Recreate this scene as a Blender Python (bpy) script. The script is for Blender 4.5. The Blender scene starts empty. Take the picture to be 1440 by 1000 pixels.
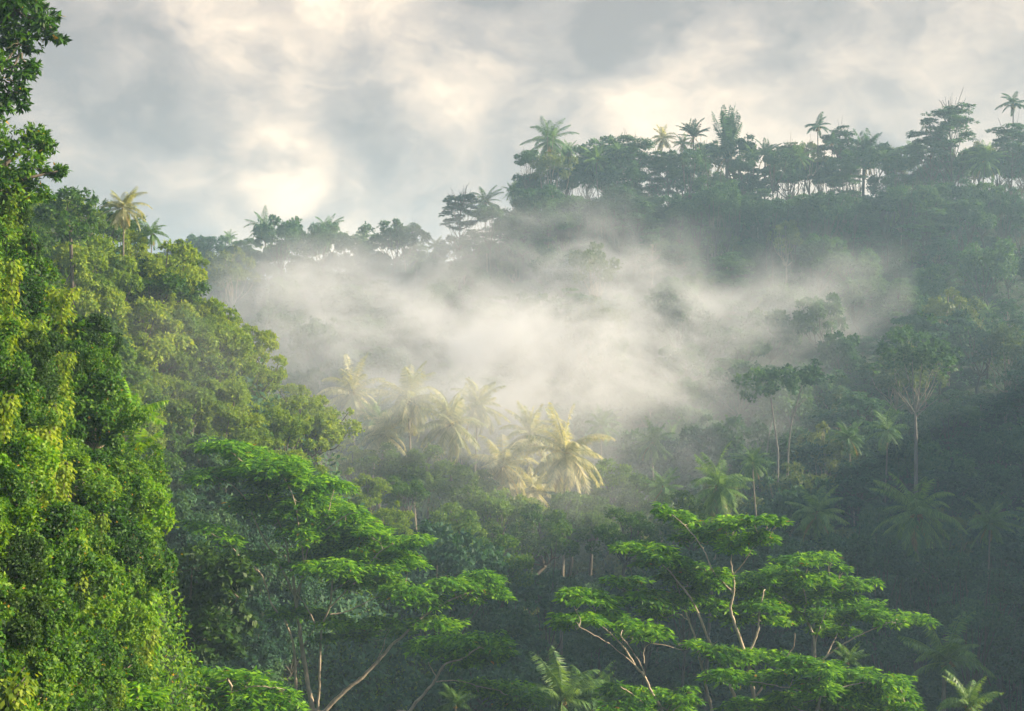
import bpy, math, random
import numpy as np
from mathutils import Vector, Matrix

R = math.radians
S = bpy.context.scene
COL = S.collection
F = 2000.0            # focal length in pixels of the 1440 x 1000 photograph

# ------------------------------------------------------------------ camera
cam_d = bpy.data.cameras.new('camera')
cam = bpy.data.objects.new('camera', cam_d); COL.objects.link(cam)
cam_d.sensor_width = 36.0; cam_d.lens = 50.0
cam_d.clip_start = 0.1; cam_d.clip_end = 9000
cam.location = (0, 0, 0); cam.rotation_euler = (R(90), 0, 0)
S.camera = cam

# ------------------------------------------------------------------ sun, sky, exposure
SUN_AZ, SUN_EL = 88.0, 25.0          # degrees clockwise from the view direction, degrees up
sd = Vector((math.sin(R(SUN_AZ)) * math.cos(R(SUN_EL)), math.cos(R(SUN_AZ)) * math.cos(R(SUN_EL)), math.sin(R(SUN_EL))))
sun_d = bpy.data.lights.new('sun', 'SUN'); sun = bpy.data.objects.new('sun', sun_d); COL.objects.link(sun)
sun_d.energy = 5.0; sun_d.angle = R(0.6); sun_d.color = (1.0, 0.83, 0.58)
sun.rotation_euler = sd.to_track_quat('Z', 'Y').to_euler()
sun.location = (200, 60, 120)

S.view_settings.view_transform = 'Standard'; S.view_settings.look = 'None'
S.view_settings.exposure = 1.43; S.view_settings.gamma = 1.0
S.view_settings.use_curve_mapping = False

W = bpy.data.worlds.new('World'); S.world = W; W.use_nodes = True
wt = W.node_tree; wt.nodes.clear()

class G:
    """tiny node graph helper"""
    def __init__(s, tree): s.t = tree
    def n(s, typ, **kw):
        nd = s.t.nodes.new(typ)
        for k, v in kw.items():
            if k == 'inp':
                for a, b in v.items(): s.set(nd, a, b)
            else: setattr(nd, k, v)
        return nd
    def set(s, nd, a, b):
        if isinstance(b, bpy.types.NodeSocket): s.t.links.new(b, nd.inputs[a])
        else: nd.inputs[a].default_value = b
    def m(s, op, a, b=None, c=None, clamp=False):
        nd = s.n('ShaderNodeMath', operation=op, use_clamp=clamp)
        s.set(nd, 0, a)
        if b is not None: s.set(nd, 1, b)
        if c is not None: s.set(nd, 2, c)
        return nd.outputs[0]
    def vm(s, op, a, b=None):
        nd = s.n('ShaderNodeVectorMath', operation=op); s.set(nd, 0, a)
        if b is not None: s.set(nd, 1, b)
        return nd.outputs['Value'] if op in ('DISTANCE', 'LENGTH', 'DOT_PRODUCT') else nd.outputs[0]
    def noise(s, vec, scale, detail=3.0, rough=0.5, dist=0.0):
        nd = s.n('ShaderNodeTexNoise', inp={'Vector': vec, 'Scale': scale, 'Detail': detail, 'Roughness': rough, 'Distortion': dist})
        return nd.outputs['Fac']
    def ramp(s, fac, stops, interp='LINEAR'):
        nd = s.n('ShaderNodeValToRGB'); s.set(nd, 0, fac); cr = nd.color_ramp; cr.interpolation = interp
        while len(cr.elements) < len(stops): cr.elements.new(0.5)
        for e, (p, c) in zip(cr.elements, stops): e.position = p; e.color = (*c, 1)
        return nd.outputs[0]
    def mix(s, fac, a, b, blend='MIX'):
        nd = s.n('ShaderNodeMix', data_type='RGBA', blend_type=blend)
        s.set(nd, 0, fac); s.set(nd, 6, a); s.set(nd, 7, b)
        return nd.outputs[2]
    def maprange(s, v, a, b, c=0.0, d=1.0, smooth=False):
        nd = s.n('ShaderNodeMapRange', interpolation_type='SMOOTHSTEP' if smooth else 'LINEAR', clamp=True)
        for i, q in enumerate((v, a, b, c, d)): s.set(nd, i, q)
        return nd.outputs[0]

g = G(wt)
sky = g.n('ShaderNodeTexSky', sky_type='NISHITA', sun_disc=False, sun_elevation=R(SUN_EL), sun_rotation=R(SUN_AZ), air_density=1.2, dust_density=2.5)
dirv = g.vm('NORMALIZE', g.n('ShaderNodeTexCoord').outputs['Generated'])
mp = g.n('ShaderNodeMapping', inp={'Vector': dirv, 'Scale': (1.0, 1.0, 1.45), 'Rotation': (0, R(-10), 0), 'Location': (5.3, 0.9, 2.6)}).outputs[0]
n_big = g.noise(mp, 4.0, 4.0, 0.5, 0.25)
wc = g.n('ShaderNodeTexNoise', inp={'Vector': mp, 'Scale': 9.0, 'Detail': 4.0, 'Roughness': .6}).outputs['Color']
mpw = g.vm('ADD', mp, g.n('ShaderNodeVectorMath', operation='SCALE', inp={0: g.vm('SUBTRACT', wc, (.5, .5, .5)), 'Scale': .14}).outputs[0])
vo = g.n('ShaderNodeTexVoronoi', feature='F1', inp={'Vector': mpw, 'Scale': 8.0, 'Detail': 1.0, 'Roughness': .5}).outputs['Distance']
n_mid = g.m('SUBTRACT', 1.0, g.m('MULTIPLY', vo, 1.15))           # billowing heads
n_fin = g.noise(mpw, 16.0, 5.0, 0.6)
dens = g.m('ADD', g.m('MULTIPLY', g.m('SUBTRACT', n_big, .5), 1.15), g.m('ADD', g.m('MULTIPLY', g.m('SUBTRACT', n_mid, .5), .55), g.m('MULTIPLY', g.m('SUBTRACT', n_fin, .5), .80)))
dens = g.m('ADD', dens, 0.505)
def pdir(px, py):
    v = Vector(((px - 720) / F, 1.0, (500 - py) / F)); v.normalize(); return tuple(v)
def blob(px, py, r, amt):            # a bank of thinner / thicker cloud in that part of the sky
    d = g.vm('DISTANCE', dirv, pdir(px, py))
    d = g.m('ADD', d, g.m('MULTIPLY', g.m('SUBTRACT', n_mid, 0.5), r * 1.6))
    return g.m('MULTIPLY', g.maprange(d, r, 0.0, 0.0, 1.0, True), amt * 1.6)
for px, py, r, amt in [(402, 262, .026, .17), (370, 50, .11, .13), (340, 110, .03, .10), (890, 165, .030, .07), (900, 60, .07, .05),
                       (700, 380, .30, .04), (1120, 200, .20, .03), (1320, 30, .12, .05), (780, 5, .05, -.04), (640, 110, .09, -.05),
                       (300, 135, .035, -.07), (130, 220, .10, -.02), (60, 60, .09, .0), (520, 240, .07, .03), (1200, 90, .05, -.04), (960, 60, .10, .06)]:
    dens = g.m('ADD', dens, blob(px, py, r, amt))
cloud = g.ramp(dens, [(0.20, (.128, .118, .114)), (0.38, (.185, .163, .149)), (0.53, (.262, .219, .184)), (0.68, (.36, .29, .225)), (0.90, (.54, .43, .31))])
bk1 = g.n('ShaderNodeBackground', inp={'Color': sky.outputs[0], 'Strength': 0.12})
bk2 = g.n('ShaderNodeBackground', inp={'Color': cloud, 'Strength': 1.16})
upz = g.n('ShaderNodeSeparateXYZ', inp={0: dirv}).outputs[2]
cover = g.m('MULTIPLY', g.maprange(n_big, 0.25, 0.4, 0.92, 0.98), g.maprange(upz, .30, .62, 1.0, .25, True))
mx = g.n('ShaderNodeMixShader', inp={0: cover, 1: bk1.outputs[0], 2: bk2.outputs[0]})
wo = g.n('ShaderNodeOutputWorld'); wt.links.new(mx.outputs[0], wo.inputs[0])

cy = S.cycles
cy.use_denoising = True
try: cy.denoiser = 'OPENIMAGEDENOISE'
except Exception: pass
cy.max_bounces = 5; cy.diffuse_bounces = 2; cy.glossy_bounces = 2; cy.transmission_bounces = 3
cy.volume_bounces = 1; cy.transparent_max_bounces = 8
cy.volume_step_rate = 1.0; cy.volume_max_steps = 64
cy.use_adaptive_sampling = True; cy.adaptive_threshold = 0.04; cy.time_limit = 1000
cy.caustics_reflective = False; cy.caustics_refractive = False
cy.sample_clamp_indirect = 4.0

# ------------------------------------------------------------------ materials
def leaf_mat(name, lo, mid, hi, transl=0.42, rough=0.42, spec=0.5, obj_var=0.35, patch=0.0, gloss_t=1.25):
    m = bpy.data.materials.new(name); m.use_nodes = True; t = m.node_tree; t.nodes.clear(); q = G(t)
    geo = q.n('ShaderNodeNewGeometry'); oi = q.n('ShaderNodeObjectInfo')
    r = q.m('ADD', q.m('MULTIPLY', geo.outputs['Random Per Island'], 1 - obj_var), q.m('MULTIPLY', oi.outputs['Random'], obj_var))
    pn = q.noise(geo.outputs['Position'], 0.35, 2.0)
    r = q.m('ADD', r, q.m('MULTIPLY', q.m('SUBTRACT', pn, 0.5), 0.9), None, True)
    c = q.ramp(r, [(0.12, lo), (0.5, mid), (0.9, hi)])
    if patch:
        yel = q.m('GREATER_THAN', geo.outputs['Random Per Island'], 1 - patch)
        c = q.mix(yel, c, (.42, .26, .03, 1))
    p = q.n('ShaderNodeBsdfPrincipled', inp={'Base Color': c, 'Roughness': rough, 'Specular IOR Level': spec})
    ct = q.mix(1.0, c, (gloss_t * 1.25, gloss_t * 1.15, .55, 1), 'MULTIPLY')
    tr = q.n('ShaderNodeBsdfTranslucent', inp={'Color': ct})
    mx = q.n('ShaderNodeMixShader', inp={0: transl, 1: p.outputs[0], 2: tr.outputs[0]})
    o = q.n('ShaderNodeOutputMaterial'); t.links.new(mx.outputs[0], o.inputs[0])
    return m
def bark_mat(name, c1, c2, scale=3.0):
    m = bpy.data.materials.new(name); m.use_nodes = True; t = m.node_tree; q = G(t)
    p = t.nodes['Principled BSDF']
    pos = q.n('ShaderNodeTexCoord').outputs['Object']
    mp = q.n('ShaderNodeMapping', inp={'Vector': pos, 'Scale': (1, 1, .35)}).outputs[0]
    nf = q.noise(mp, scale, 6.0, 0.65, 0.4)
    c = q.ramp(nf, [(0.3, c1), (0.7, c2)])
    q.set(p, 'Base Color', c); p.inputs['Roughness'].default_value = 0.85
    b = q.n('ShaderNodeBump', inp={'Strength': .5, 'Distance': .05, 'Height': nf}); t.links.new(b.outputs[0], p.inputs['Normal'])
    return m
M = {
 'near':   leaf_mat('leaf_slope', (.010, .042, .003), (.048, .155, .007), (.19, .33, .012), .42, .52, .28, .45, .008),
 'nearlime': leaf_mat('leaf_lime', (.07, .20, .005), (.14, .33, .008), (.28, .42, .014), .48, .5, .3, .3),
 'neardark': leaf_mat('leaf_glossy_dark', (.012, .040, .006), (.030, .080, .010), (.075, .14, .015), .35, .5, .22, .3),
 'dry':    leaf_mat('leaf_dry', (.10, .06, .02), (.16, .12, .03), (.24, .20, .04), .35, .6, .2, .3),
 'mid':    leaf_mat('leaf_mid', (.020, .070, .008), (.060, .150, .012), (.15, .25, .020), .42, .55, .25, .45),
 'sunny':  leaf_mat('leaf_sunny', (.07, .15, .010), (.15, .25, .016), (.29, .37, .03), .45, .55, .25, .4),  # lighter leaf colour with sunlight painted in, mostly for lit bushes
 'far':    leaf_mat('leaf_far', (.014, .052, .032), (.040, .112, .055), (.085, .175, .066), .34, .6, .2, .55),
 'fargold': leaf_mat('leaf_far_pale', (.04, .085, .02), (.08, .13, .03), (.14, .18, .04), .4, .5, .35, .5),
 'tier':   leaf_mat('leaf_feather', (.034, .13, .004), (.095, .27, .007), (.24, .46, .012), .46, .5, .25, .1, .004),
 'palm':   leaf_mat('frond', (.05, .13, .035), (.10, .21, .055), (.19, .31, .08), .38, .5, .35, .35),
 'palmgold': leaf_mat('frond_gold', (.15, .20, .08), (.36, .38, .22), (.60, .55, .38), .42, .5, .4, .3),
 'palmdry': leaf_mat('frond_dry', (.16, .12, .04), (.26, .20, .06), (.34, .26, .09), .35, .5, .3, .3),
}
BARK = {
 'pale': bark_mat('bark_pale', (.16, .12, .085), (.34, .28, .21)),
 'tan':  bark_mat('bark_tan', (.26, .21, .15), (.56, .46, .34), 5.0),
 'grey': bark_mat('bark_grey', (.10, .095, .085), (.24, .225, .20)),
 'dark': bark_mat('bark_dark', (.05, .04, .03), (.12, .10, .075)),
 'palm': bark_mat('bark_palm', (.14, .12, .09), (.28, .24, .18), 6.0),
}
gm = bpy.data.materials.new('forest_soil'); gm.use_nodes = True; q = G(gm.node_tree)
pos = q.n('ShaderNodeNewGeometry').outputs['Position']
c = q.ramp(q.noise(pos, .6, 8.0, .65), [(.3, (.012, .022, .008)), (.55, (.022, .045, .012)), (.75, (.06, .07, .025))])
q.set(gm.node_tree.nodes['Principled BSDF'], 'Base Color', c); gm.node_tree.nodes['Principled BSDF'].inputs['Roughness'].default_value = .95
bn = q.n('ShaderNodeBump', inp={'Strength': 1.0, 'Distance': .6, 'Height': q.noise(pos, 1.4, 8.0, .7)})
gm.node_tree.links.new(bn.outputs[0], gm.node_tree.nodes['Principled BSDF'].inputs['Normal'])

# ------------------------------------------------------------------ terrain
def lerp(x, xs, ys): return np.interp(x, xs, ys)
def height(x, y):
    x = np.asarray(x, float); y = np.asarray(y, float)
    Rg = lerp(x, [-200, -60, -25, -8, 4, 20, 95, 160], [10, 13.5, 14.5, 18, 23.5, 26.5, 28, 34])
    s = lerp(y, [110, 128, 150, 175, 200, 225, 245, 262, 300, 420, 900], [0, .06, .22, .40, .56, .70, .84, 1.0, .99, .72, .45])
    near = lerp(y, [-60, 0, 12, 30, 50, 70, 100, 130], [0, -3, -9, -22, -30, -36, -46, -46])
    far = near + (Rg + 46) * s
    xe = lerp(y, [-40, 0, 20, 34, 44, 50, 60, 74, 88, 100, 112, 124, 145, 200], [-9, -9, -10.5, -12.8, -13.4, -16, -26, -36, -29, -21.5, -21.5, -27, -60, -140])
    kt = lerp(y, [50, 85], [2.2, 0.85]); kb = lerp(y, [50, 85], [3.2, 1.55])
    t = xe - x
    L = np.where(t > 0, kt * t, kb * t)
    cap = lerp(y, [40, 90], [13, 15])
    L = np.where(L > cap - 6, cap - 6 + 6 * (1 - np.exp(-np.clip(L - cap + 6, 0, 200) / 6)) + 0.12 * np.maximum(L - cap, 0), L)
    # unseen hill added off-frame right, heights shaped to shade valley and slope
    xr = 4 + 0.42 * np.maximum(y, 30)
    Rr = np.minimum((x - xr) * 2.5 - 40, lerp(y, [40, 76, 84, 95, 118, 130, 160, 185, 215, 260, 400], [-12, -4, 8, 18, 19, 13, 12, 19, 27, 36, 20]) + 0.02 * np.minimum(x - xr, 300))
    Rr = np.where(x > xr, Rr, -99)
    h = np.maximum(np.maximum(far, L), Rr)
    h = h + 0.7 * np.sin(x * .31 + 1.3 * np.sin(y * .17)) * np.cos(y * .23 + x * .05) + .35 * np.sin(x * .9 + y * .7)
    d = np.hypot(x, y)
    return np.where(d < 6, np.minimum(h, -3.0), h)

def mesh_np(name, V, faces_flat, counts, mats, smooth=False, mat_idx=None):
    me = bpy.data.meshes.new(name)
    V = np.asarray(V, np.float32); faces_flat = np.asarray(faces_flat, np.int32); counts = np.asarray(counts, np.int32)
    me.vertices.add(len(V)); me.vertices.foreach_set('co', V.ravel())
    me.loops.add(len(faces_flat)); me.loops.foreach_set('vertex_index', faces_flat)
    me.polygons.add(len(counts))
    st = np.concatenate([[0], np.cumsum(counts)[:-1]]).astype(np.int32)
    me.polygons.foreach_set('loop_start', st); me.polygons.foreach_set('loop_total', counts)
    if smooth: me.polygons.foreach_set('use_smooth', np.ones(len(counts), bool))
    for m in (mats if isinstance(mats, (list, tuple)) else [mats]): me.materials.append(m)
    if mat_idx is not None: me.polygons.foreach_set('material_index', np.asarray(mat_idx, np.int32))
    me.update(calc_edges=True); me.validate()
    return me
def link(name, data, parent=None, loc=None):
    o = bpy.data.objects.new(name, data); COL.objects.link(o)
    if parent: o.parent = parent
    if loc is not None: o.location = loc
    return o

xs = np.unique(np.concatenate([np.arange(-60, 110, 1.5), np.linspace(-4000, -60, 60) , np.linspace(110, 4000, 60)]))
ys = np.unique(np.concatenate([np.arange(-20, 310, 1.5), np.linspace(-600, -20, 20), np.linspace(310, 7000, 60)]))
XX, YY = np.meshgrid(xs, ys); ZZ = height(XX, YY)
nx, ny = len(xs), len(ys)
idx = np.arange(nx * ny).reshape(ny, nx)
q4 = np.stack([idx[:-1, :-1], idx[:-1, 1:], idx[1:, 1:], idx[1:, :-1]], -1).reshape(-1, 4)
ter = link('terrain', mesh_np('terrain', np.stack([XX, YY, ZZ], -1).reshape(-1, 3), q4.ravel(), np.full(len(q4), 4), gm, True))
ter['kind'] = 'structure'

# ------------------------------------------------------------------ geometry builders
def nrm(a): return a / np.maximum(np.linalg.norm(a, axis=-1, keepdims=True), 1e-9)
class Buf:
    """collects leaves (kites) and tubes of one mesh"""
    def __init__(s): s.V = []; s.F = []; s.C = []; s.n = 0
    def leaves(s, P, D, N, L, Wd, fold=0.18, mid=0.45):
        P = np.asarray(P, float); n = len(P)
        if n == 0: return
        D = nrm(D); Sd = nrm(np.cross(D, N)); Nn = np.cross(Sd, D)
        L = np.broadcast_to(np.asarray(L, float), (n,))[:, None]; Wd = np.broadcast_to(np.asarray(Wd, float), (n,))[:, None]
        a = P; t = P + D * L
        mL = P + D * L * mid + Sd * Wd * .5 + Nn * Wd * fold; mR = P + D * L * mid - Sd * Wd * .5 + Nn * Wd * fold
        V = np.stack([a, mR, t, mL], 1).reshape(-1, 3)
        s.V.append(V); s.F.append(np.arange(4 * n) + s.n); s.C.append(np.full(n, 4)); s.n += 4 * n
    def tube(s, pts, rad, k=6):
        pts = np.asarray(pts, float); rad = np.asarray(rad, float); n = len(pts)
        T = nrm(np.gradient(pts, axis=0)); up = np.array([0.13, .97, 0.2])
        A = nrm(np.cross(T, up)); B = np.cross(T, A)
        th = np.linspace(0, 2 * np.pi, k, endpoint=False)
        V = pts[:, None] + rad[:, None, None] * (np.cos(th)[None, :, None] * A[:, None] + np.sin(th)[None, :, None] * B[:, None])
        i = np.arange(n * k).reshape(n, k); j = np.roll(i, -1, 1)
        f = np.stack([i[:-1], j[:-1], j[1:], i[1:]], -1).reshape(-1, 4) + s.n
        s.V.append(V.reshape(-1, 3)); s.F.append(f.ravel()); s.C.append(np.full(len(f), 4)); s.n += n * k
    def mesh(s, name, mat, smooth=False):
        return mesh_np(name, np.concatenate(s.V), np.concatenate(s.F), np.concatenate(s.C), mat, smooth)
def catmull(P, sub=5):
    P = np.asarray(P, float)
    if len(P) < 3: 
        t = np.linspace(0, 1, sub + 1)[:, None]; return P[0] * (1 - t) + P[-1] * t
    Q = np.vstack([2 * P[0] - P[1], P, 2 * P[-1] - P[-2]]); out = []
    for i in range(1, len(Q) - 2):
        for t in np.linspace(0, 1, sub, endpoint=False):
            out.append(.5 * ((2 * Q[i]) + (-Q[i - 1] + Q[i + 1]) * t + (2 * Q[i - 1] - 5 * Q[i] + 4 * Q[i + 1] - Q[i + 2]) * t * t + (-Q[i - 1] + 3 * Q[i] - 3 * Q[i + 1] + Q[i + 2]) * t ** 3))
    out.append(P[-1]); return np.array(out)
def rdir(rng, n):
    return nrm(rng.normal(size=(n, 3)))
UP = np.array([0, 0, 1.0])

def add_crown(b, rng, c0, Rr, nclump, rc, nros, k, L, Wd, lowcut=-.35, flat=.7, droop=.25):
    """foliage of a rounded crown: clumps on an ellipsoid, twig rosettes on the clumps, leaves on the twigs. returns clump centres"""
    Rr = np.array(Rr, float); c0 = np.array(c0, float)
    D = rdir(rng, nclump * 6); D = D[D[:, 2] > lowcut]
    keep = []                                    # spread the clumps apart
    for d in D:
        if all(np.dot(d, D[j]) < 1 - .9 / max(nclump, 2) ** .9 for j in keep): keep.append(len(keep) if False else int(np.where((D == d).all(1))[0][0]))
        if len(keep) >= nclump: break
    D = D[keep]; nc = len(D)
    C = c0 + D * Rr * rng.uniform(.45, 1.12, (nc, 1)) + rng.normal(0, .12, (nc, 3)) * Rr
    rr = rc * rng.uniform(.45, 1.3, nc)
    per = rng.multinomial(nros, (rr ** 2) / (rr ** 2).sum())
    for i in range(nc):
        n = per[i]
        if n == 0: continue
        d = rdir(rng, n) + D[i] * .55 + UP * .25; d = nrm(d)
        rad = rr[i] * (rng.uniform(.35, 1.0, n) ** .6) * (1 + .35 * (rng.uniform(0, 1, n) > .9))
        P = C[i] + d * rad[:, None] * np.array([1, 1, flat])
        P = np.repeat(P, k, 0); dd = np.repeat(d, k, 0)
        ld = nrm(dd * .5 + rdir(rng, n * k) * .95 - UP * droop)
        nn = nrm(dd * .7 + UP * .5 + rdir(rng, n * k) * .55)
        LL = L * rng.uniform(.6, 1.3, n * k)
        b.leaves(P, ld, nn, LL, LL * (Wd / L) * rng.uniform(.8, 1.2, n * k))
    return C
def add_pad(b, rng, c, rx, ry, rz, n, L, Wd):
    """one flat feathery tier: leaf sprays reaching outwards with drooping tips"""
    ntw = max(5, int(n / 26)); c = np.array(c, float)
    a = rng.uniform(0, 2 * np.pi, ntw); rr = np.sqrt(rng.uniform(.02, 1, ntw))
    jit = 1 + .22 * np.sin(a * 3 + rng.uniform(0, 6)) + .12 * np.sin(a * 7 + rng.uniform(0, 6))
    tx = c[0] + rx * rr * np.cos(a) * jit; ty = c[1] + ry * rr * np.sin(a) * jit
    tz = c[2] + rz * (.55 - 1.0 * rr ** 2.2) + rz * rng.normal(0, .45, ntw)
    T = np.stack([tx, ty, tz], 1)
    per = max(6, int(n / ntw)); sr = min(rx, .95) * .36
    aa = rng.uniform(0, 2 * np.pi, (ntw, per)); r2 = np.sqrt(rng.uniform(0, 1, (ntw, per)))
    out = np.stack([np.cos(aa), np.sin(aa), np.zeros_like(aa)], -1)
    P = T[:, None] + out * (r2 * sr)[..., None] + UP * (.10 - .22 * r2 ** 2 + rng.normal(0, .045, (ntw, per)))[..., None] * (sr / .35)
    P = P.reshape(-1, 3); o = out.reshape(-1, 3); m = len(P)
    D = nrm(o + np.random.RandomState(3).normal(0, .0, (m, 3)) + rng.normal(0, .35, (m, 3)) * np.array([1, 1, .4]) - UP * rng.uniform(0, .55, (m, 1)))
    N = nrm(UP + rng.normal(0, .38, (m, 3)))
    LL = L * rng.uniform(.6, 1.3, m)
    b.leaves(P, D, N, LL, LL * Wd / L * rng.uniform(.8, 1.25, m), .12)

def limb(b, rng, p0, p1, r0, r1, sag=.15, k=5, seg=5):
    p0 = np.array(p0, float); p1 = np.array(p1, float); L = np.linalg.norm(p1 - p0)
    m1 = p0 + (p1 - p0) * .33 + rng.normal(0, .06 * L, 3) + np.array([0, 0, -sag * L * .5]); m2 = p0 + (p1 - p0) * .66 + rng.normal(0, .06 * L, 3) + np.array([0, 0, -sag * L * .35])
    P = catmull([p0, m1, m2, p1], seg); b.tube(P, np.linspace(r0, r1, len(P)), k)

def frond(b, rng, base, az, el, Lf, bend, lf=.9, nl=34, w=.085, dry=False, wid=1.0):
    """one feather frond: midrib bending under its weight with two combed rows of leaflets"""
    n = 14; t = np.linspace(0, 1, n); ang = el - bend * t ** 1.4
    ds = Lf / (n - 1); tw = rng.normal(0, .12)
    hx = np.concatenate([[0], np.cumsum(np.cos(ang[:-1]) * ds)]); hz = np.concatenate([[0], np.cumsum(np.sin(ang[:-1]) * ds)])
    ca, sa = math.cos(az), math.sin(az)
    side_w = rng.normal(0, .5) * (t ** 2) * .6
    P = np.stack([base[0] + hx * ca - side_w * sa, base[1] + hx * sa + side_w * ca, base[2] + hz], 1)
    b.tube(P, np.linspace(.055, .012, n) * wid, 4)
    tt = np.linspace(.12, .99, nl) ; Pi = np.stack([np.interp(tt, t, P[:, j]) for j in range(3)], 1)
    T = nrm(np.gradient(Pi, axis=0)); Sd = nrm(np.cross(T, UP + .001)); Up = np.cross(Sd, T)
    ll = lf * (np.sin(np.clip(tt * .86 + .14, 0, 1) * np.pi) ** .55 * .9 + .12)
    for sg in (-1, 1):
        dr = rng.uniform(.45, 1.15)
        gap = rng.uniform(0, 1, nl) > .06
        D = Sd * sg * .85 + T * .55 - UP * dr + Up * .12 + rng.normal(0, .10, (nl, 3))
        N = nrm(Up + Sd * sg * .3 + rng.normal(0, .2, (nl, 3)))
        lll = ll * rng.uniform(.8, 1.1, nl)
        b.leaves(Pi[gap], D[gap], N[gap], lll[gap], w * rng.uniform(.8, 1.3, nl)[gap], .1, .3)

# ------------------------------------------------------------------ scene graph helpers
def tag(o, label=None, cat=None, group=None, kind=None):
    if label: o['label'] = label
    if cat: o['category'] = cat
    if group: o['group'] = group
    if kind: o['kind'] = kind
def proj(p): return 720 + F * p[0] / p[1], 500 - F * p[2] / p[1]
def at(px, py, y): return np.array([(px - 720) / F * y, y, (500 - py) / F * y])
LAND = []      # landmarks: (px, py, phrase)
PLACED = []
PROTO = {}
def proto(kind, parts): PROTO.setdefault(kind, []).append(parts)   # parts: [(name, mesh)]
def place(kind, i, loc, rot=0., sc=1., name='tree', label=None, cat='tree', group=None, szz=None, tilt=(0, 0), Hc=0., zt=1.0):
    o = bpy.data.objects.new(name, None); COL.objects.link(o); o.empty_display_size = .5
    o.location = tuple(float(v) for v in loc); o.rotation_euler = (tilt[0], tilt[1], rot); o.scale = (sc, sc, sc * (szz or 1))
    for nm, me in PROTO[kind][i % len(PROTO[kind])]:
        c = bpy.data.objects.new(nm, me); COL.objects.link(c); c.parent = o
        if zt != 1.0:
            if nm == 'trunk': c.scale = (1, 1, zt)
            else: c.location = (0, 0, (zt - 1) * Hc)
    tag(o, label, cat, group)
    return o

# ---- prototypes
def make_round(kind, seed, Rr, H, mat, bark, nclump, rc, nros, k, L, Wd, fork=.45, lowcut=-.35, flat=.7, droop=.25, tr=.16):
    rng = np.random.default_rng(seed); b = Buf(); c0 = np.array([0, 0, H])
    C = add_crown(b, rng, c0, Rr, nclump, rc, nros, k, L, Wd, lowcut, flat, droop)
    t = Buf(); f = H * fork
    P = catmull([(0, 0, -1.5), (rng.normal(0, .15), rng.normal(0, .15), f * .5), (rng.normal(0, .3), rng.normal(0, .3), f)], 5)
    t.tube(P, np.linspace(tr * 1.35, tr, len(P)), 8)
    for c in C[:: max(1, len(C) // 12)]: limb(t, rng, P[-1], c, tr * .6, .03)
    proto(kind, [('trunk', t.mesh('trunk', BARK[bark], True)), ('crown', b.mesh('crown', M[mat]))])
for s in range(5): make_round('far', 10 + s, (3.6 + .4 * (s % 3), 3.8, 2.4 + .5 * (s % 2)), 6.2 + (s % 3), 'far', 'dark', 26, 1.25, 1500, 4, .42, .26)
for s in range(3): make_round('farpale', 30 + s, (3.4, 3.5, 3.0), 8.0, 'fargold', 'pale', 24, 1.1, 1100, 4, .36, .22)
for s in range(4): make_round('mid', 40 + s, (3.0, 3.0, 2.5), 4.6, 'mid', 'dark', 30, .95, 2600, 4, .26, .15)
for s in range(4): make_round('sunny', 50 + s, (2.6, 2.6, 2.4), 4.0, 'sunny', 'dark', 26, .85, 2300, 4, .25, .14)
for s in range(4): make_round('near', 60 + s, (1.5, 1.5, 1.35), 1.7, 'near', 'tan', 26, .50, 3200, 4, .13, .075, .35, -.6, .9, .4, .05)
for s in range(2): make_round('lime', 70 + s, (1.1, 1.1, .9), 1.4, 'nearlime', 'tan', 14, .42, 1500, 4, .16, .09, .35, -.5, .9, .3, .05)
for s in range(2): make_round('glossy', 80 + s, (1.8, 1.8, 2.0), 2.6, 'neardark', 'dark', 30, .62, 3000, 4, .19, .11, .35, -.6, .9, .45, .07)
for s in range(1): make_round('drybush', 90 + s, (1.1, 1.1, .9), 1.1, 'dry', 'tan', 14, .42, 800, 4, .18, .05, .35, -.6, .9, .5, .04)

def make_tier(kind, seed, width, H, npad, mat, bark, L=.5, Wd=.2, n=210, levels=5, padr=1.35, top=1.0):
    rng = np.random.default_rng(seed); b = Buf(); t = Buf()
    lean = rng.normal(0, .5, 2)
    P = catmull([(0, 0, -1.5), (lean[0] * .3, lean[1] * .3, H * .45), (lean[0], lean[1], H * .93)], 6)
    t.tube(P, np.linspace(.17, .07, len(P)), 7)
    for i in range(npad):
        lv = (i % levels) / max(levels - 1, 1); z = H * (1 - .38 * lv) ; rad = width * (.45 + .55 * min(1, .35 + lv * .9)) * math.sqrt(rng.uniform(.1, 1)) * rng.uniform(.7, 1.25)
        if i < 2: rad = .4; z = H
        a = i * 2.4 + rng.uniform(-.4, .4); c = np.array([lean[0] + rad * math.cos(a), lean[1] + rad * math.sin(a), z + rng.normal(0, .4) - .14 * rad])
        add_pad(b, rng, c, padr * rng.uniform(.7, 1.2), padr * rng.uniform(.7, 1.2), .3, n, L, Wd)
        zz = np.clip(z - 1.6 - .35 * rad, .3 * H, H * .9); j = int(np.argmin(abs(P[:, 2] - zz)))
        limb(t, rng, P[j], c - UP * .15, .06, .02, .1, 4, 4)
    proto(kind, [('trunk', t.mesh('trunk', BARK[bark], True)), ('crown', b.mesh('crown', M[mat]))])
for s in range(4): make_tier('tier', 100 + s, 3.9, 8.5 + .3 * s, 34, 'far', 'dark')
for s in range(2): make_tier('tierpale', 110 + s, 3.6, 9 + s, 24, 'far', 'pale', levels=4)
make_tier('tierlayer', 120, 3.6, 11, 44, 'far', 'dark', levels=6, padr=1.0, n=150)

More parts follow.
